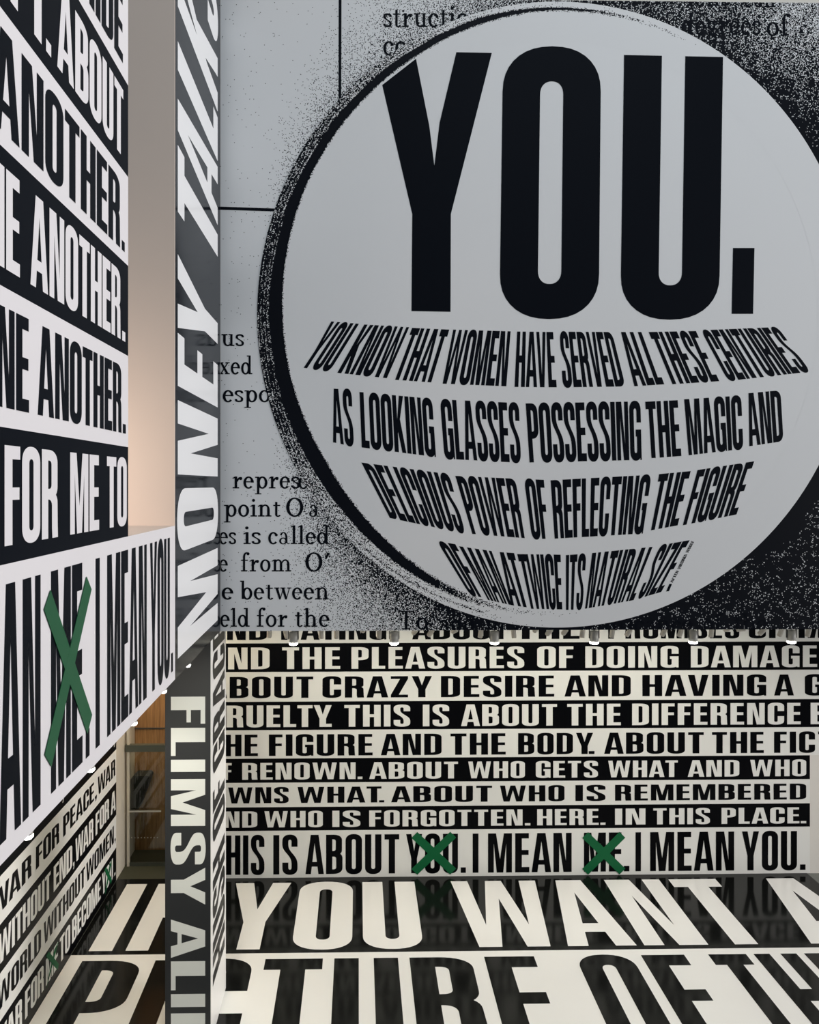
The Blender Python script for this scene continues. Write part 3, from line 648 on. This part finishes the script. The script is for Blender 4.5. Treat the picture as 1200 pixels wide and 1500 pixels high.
curved([('OF', D4(560, 530), D4(668, 548), D4(755, 848), D4(840, 862)), ('MAN', D4(690, 560), D4(880, 588), D4(860, 875), D4(998, 905)), ('AT', D4(912, 593), D4(1012, 600), D4(995, 905), D4(1100, 920)),
        ('TWICE', E3(-8, 505), E3(205, 508), E3(52, 772), E3(212, 775)), ('ITS', E3(230, 510), E3(330, 503), E3(230, 778), E3(310, 775)), ('NATURAL', E3(358, 500), E3(668, 468), E3(323, 772), E3(560, 730)),
        ('SIZE', E3(690, 462), E3(835, 437), E3(575, 725), E3(695, 690)), ('I', E3(735, 650), E3(748, 650), E3(718, 688), E3(733, 686)), ('AFTER', E3(738, 643), E3(769, 585), E3(751, 645), E3(782, 588)), ('VIRGINIA', E3(773, 578), E3(808, 505), E3(786, 581), E3(823, 507)), ('WOOLF', E3(813, 497), E3(843, 440), E3(827, 500), E3(857, 442))], 'fourth line of small text')

# ================================================================== LAMPS
ORD = ['first', 'second', 'third', 'fourth', 'fifth', 'sixth', 'seventh', 'eighth', 'ninth', 'tenth', 'eleventh', 'twelfth', 'thirteenth', 'fourteenth', 'fifteenth', 'sixteenth', 'seventeenth', 'eighteenth', 'nineteenth', 'twentieth', 'twenty-first', 'twenty-second', 'twenty-third', 'twenty-fourth', 'twenty-fifth']
def copy_tree(src):
    c = src.copy(); COL.objects.link(c)
    for ch in src.children:
        k = ch.copy(); COL.objects.link(k); k.parent = c
        for g in ch.children:
            q = g.copy(); COL.objects.link(q); q.parent = k
    return c
def spotlight_proto(drop):
    t = thing('spotlight', '', 'lamp')
    MB().lathe([(.06, -.018), (.06, 0)], 20).build('mounting_plate', 'housing', t)
    MB().lathe([(.010, -drop+.17), (.010, -.016)], 10).build('stem', 'dark_metal', t)
    y = MB().box(-.072, -.062, -.012, .012, -drop+.06, -drop+.195).box(.062, .072, -.012, .012, -drop+.06, -drop+.185).box(-.072, .072, -.012, .012, -drop+.185, -drop+.195)
    y.build('yoke', 'dark_metal', t)
    MB().lathe([(.040, .165), (.058, .160), (.060, .06), (.058, .014)][::-1], 24).build('housing', 'housing', t, (0, 0, -drop), True)
    MB().lathe([(.054, .016), (.060, .010), (.060, -.006), (.046, -.018)][::-1], 24).build('lens', 'glow', t, (0, 0, -drop))
    return t
proto = spotlight_proto(.252)
pxs = [430, 577.5, 724.5, 870.5, 1015.5, 1159.5]
near = ['the T of THE', 'the E of PLEASURES', 'the last E of PLEASURES', 'the D of DOING', 'the D of DAMAGE', 'the G of DAMAGE']
YL = Y_PANEL+0.42
for i, px in enumerate(pxs):
    o = proto if i == 0 else copy_tree(proto)
    p = on_y(px, 940, YL); o.location = (p.x, YL, Z_SOF)
    tag(o, 'lit grey spotlight under the disc print, hanging over '+near[i], 'lamp', 'lit spotlights under the disc print')
    spot('spot_beam', (p.x, YL, Z_SOF-.30), (p.x+.1, YL-0.5, 0), 80, 105, 0.8)
# lit spotlights along the left overhang
lproto = thing('spotlight', '', 'lamp')
MB().lathe([(.034, -.010), (.034, 0)], 16).build('mounting_plate', 'housing', lproto)
MB().lathe([(.026, -.034), (.029, -.030), (.029, -.004)], 20).build('housing', 'housing', lproto, None, True)
MB().lathe([(.008, -.060), (.022, -.055), (.031, -.044), (.031, -.033)], 20).build('lens', 'glow', lproto, None, True)
yl = [on_x(x, 1100, -XW).y for x in (50, 140, 202, 245, 280)]
lab = ['lit spotlight on the left overhang over the FOR of the WAR text', 'lit spotlight on the left overhang over PEACE, brightest of its row', 'tiny lit spotlight on the left overhang in front of the wood wall', 'lit spotlight at the upper left corner of the FLIMSY pier', 'lit spotlight under the MONEY TALKS band above the FLIMSY pier']
for i, y in enumerate(yl):
    o = copy_tree(lproto) if i else lproto
    o.location = (-XW-.036, y, Z_SOF)
    tag(o, lab[i], 'lamp', 'lit spotlights on the left overhang')
    if i == 2: continue
    if i == 3: spot('spot_beam', (-XW-.10, y, Z_SOF-.16), (-2.05, Y_PIER0, 3.2), 165, 84, 1.0)
    spot('spot_beam', (-XW-.12, y, Z_SOF-.20), (X_LOW+.6, y+.4, 0), 130, 110, 0.8)
# small wall washing cans in a row between the panel and the back wall
cp = thing('ceiling_can_light', '', 'lamp')
MB().lathe([(.035, -.012), (.035, 0)], 14).build('mounting_plate', 'can', cp)
MB().lathe([(.009, -.27), (.009, -.01)], 8).build('stem', 'dark_metal', cp)
hs = MB().lathe([(.034, -.13), (.037, -.12), (.037, -.015), (.028, 0)], 18).build('housing', 'can', cp, (0, 0, -.27), True)
MB().lathe([(.030, -.128), (.030, -.131)], 16).build('lens', 'can_lens', hs)
cans = [395, 418, 470.5, 493, 532, 556, 610, 634, 669, 705, 752, 785, 808, 830, 854, 897.5, 924, 975.5, 999, 1043, 1067.5, 1092.5, 1121, 1146, 1186]
tilt = [(.5, .1), (.3, -.2), (.05, 0), (0, .0), (1.3, .0), (.1, .05), (.9, .5), (.5, .5), (1.0, .7), (.2, .1), (.1, -.1), (1.2, -.3), (.6, .5), (.8, .3), (.1, .1), (.1, .1), (.4, .4), (.5, .3), (.3, .2), (.05, .12), (1.3, -.1), (.3, 1.4), (.4, .6), (.3, .2), (.2, .15)]
YC = 12.45
for i, px in enumerate(cans):
    o = cp if i == 0 else copy_tree(cp)
    p = on_y(px, 930, YC); o.location = (p.x, YC, Z_SOF)
    h = [c for c in o.children if c.name.startswith('housing')][0]; h.rotation_euler = (tilt[i][0], 0, 0); h.rotation_euler = Matrix.Rotation(tilt[i][1], 3, 'Y').to_euler() if tilt[i][0] < .15 else (tilt[i][0], tilt[i][1], 0)
    side = sum(1 for q in pxs if q < px)
    where = 'left of the first lit spotlight' if side == 0 else ('right of the last lit spotlight' if side == 6 else 'between the %s and %s lit spotlights' % (ORD[side-1], ORD[side]))
    tag(o, '%s small pale can lamp from the left, %s' % (ORD[i], where), 'lamp', 'small can lights under the disc print')
    if i % 3 == 1: spot('wash_beam', (p.x, YC, Z_SOF-.45), (p.x, Y_BACK, 2.4), 58, 120, 0.9)

# ================================================================== LOBBY DOOR
YD = 15.1
def dr(px, py): return on_y(px, py, YD)
xdl = dr(186.5, 1200).x; xdr = -2.85
door = bpy.data.objects.new('door_1', None); COL.objects.link(door); door.location = (xdl, YD, 0); structure(door, 'glass lobby door between the WAR wall and the FLIMSY pier')
ld = -Vector(door.location)
MB().box(xdl, dr(190, 1200).x, YD-.03, YD+.05, 0, Z_SOF).build('door_frame', 'jamb', door, ld)
zr0, zr1 = dr(210, 1100).z, dr(210, 1090.3).z
MB().box(xdl-.02, xdr, YD-.06, YD+.05, zr0, zr1).build('header_rail', 'steel', door, ld)
pane = MB().box(dr(190, 1200).x, xdr, YD, YD+.012, .05, zr0).build('glass_pane', 'glass', door, ld)
MB().box(dr(190, 1200).x, xdr, YD-.02, YD+.03, 0.0, .06).build('bottom_rail', 'steel', door, ld)
zb = dr(210, 1186.5).z
MB().box(dr(191, 1186).x, dr(237, 1186).x, YD-.07, YD-.045, zb-.013, zb+.013).build('push_bar', 'bar', door, ld)
b = MB(); zd = dr(210, 1227).z
for k in range(9):
    x = dr(193+4.7*k, 1227).x; b.lathe([(.009, 0), (.009, .002)], 10, Matrix.Translation((x, YD-.001, zd)) @ Matrix.Rotation(math.pi/2, 4, 'X'))
b.build('safety_dots', 'dot', pane)
# seam of the veneer over the door and the dark block behind the glass
zs = on_y(210, 1067, 15.74).z
structure(MB().box(X_LOW, X_BL, 15.735, 15.75, zs-.012, zs+.012).build('trim_1', 'dark_metal'))
YK = 15.45
poly = [on_y(px, py, YK) for px, py in [(187, 1146), (196.8, 1136.5), (217, 1136.5), (219.3, 1140), (203, 1185), (187, 1186)]]
blk = fix_normals(MB().prism(poly, (0, .30, 0)).build('wall_panel', 'upholstery'))
tag(blk, 'dark angular block on the wood wall behind the glass door', 'panel')

# ================================================================== lamp of the gallery behind the left wall
gl = bpy.data.lights.new('gallery_lamp', 'AREA'); gl.energy = 34; gl.color = (1.0, 0.80, 0.66); gl.size = 0.8; gl.shape = 'DISK'
go = bpy.data.objects.new('gallery_lamp', gl); COL.objects.link(go); go.location = (-3.3, 6.6, 7.2)
go.rotation_euler = (Vector((-2.3, Y_RET, 6.9))-Vector(go.location)).to_track_quat('-Z', 'Y').to_euler()
ll = bpy.data.lights.new('lobby_fill', 'POINT'); ll.energy = 120; ll.color = (1.0, 0.85, 0.62); ll.shadow_soft_size = .1  # added fill without a fixture, lifts the door wood and jamb
lo = bpy.data.objects.new('lobby_fill', ll); COL.objects.link(lo); lo.location = (-3.6, 14.2, Z_SOF-.25)

l2 = bpy.data.lights.new('vestibule_fill', 'POINT'); l2.energy = 40; l2.color = (1.0, 0.82, 0.58); l2.shadow_soft_size = .06  # second added fill, behind the glass, brightens the veneer
o2 = bpy.data.objects.new('vestibule_fill', l2); COL.objects.link(o2); o2.location = (-3.2, 15.3, Z_SOF-.2)
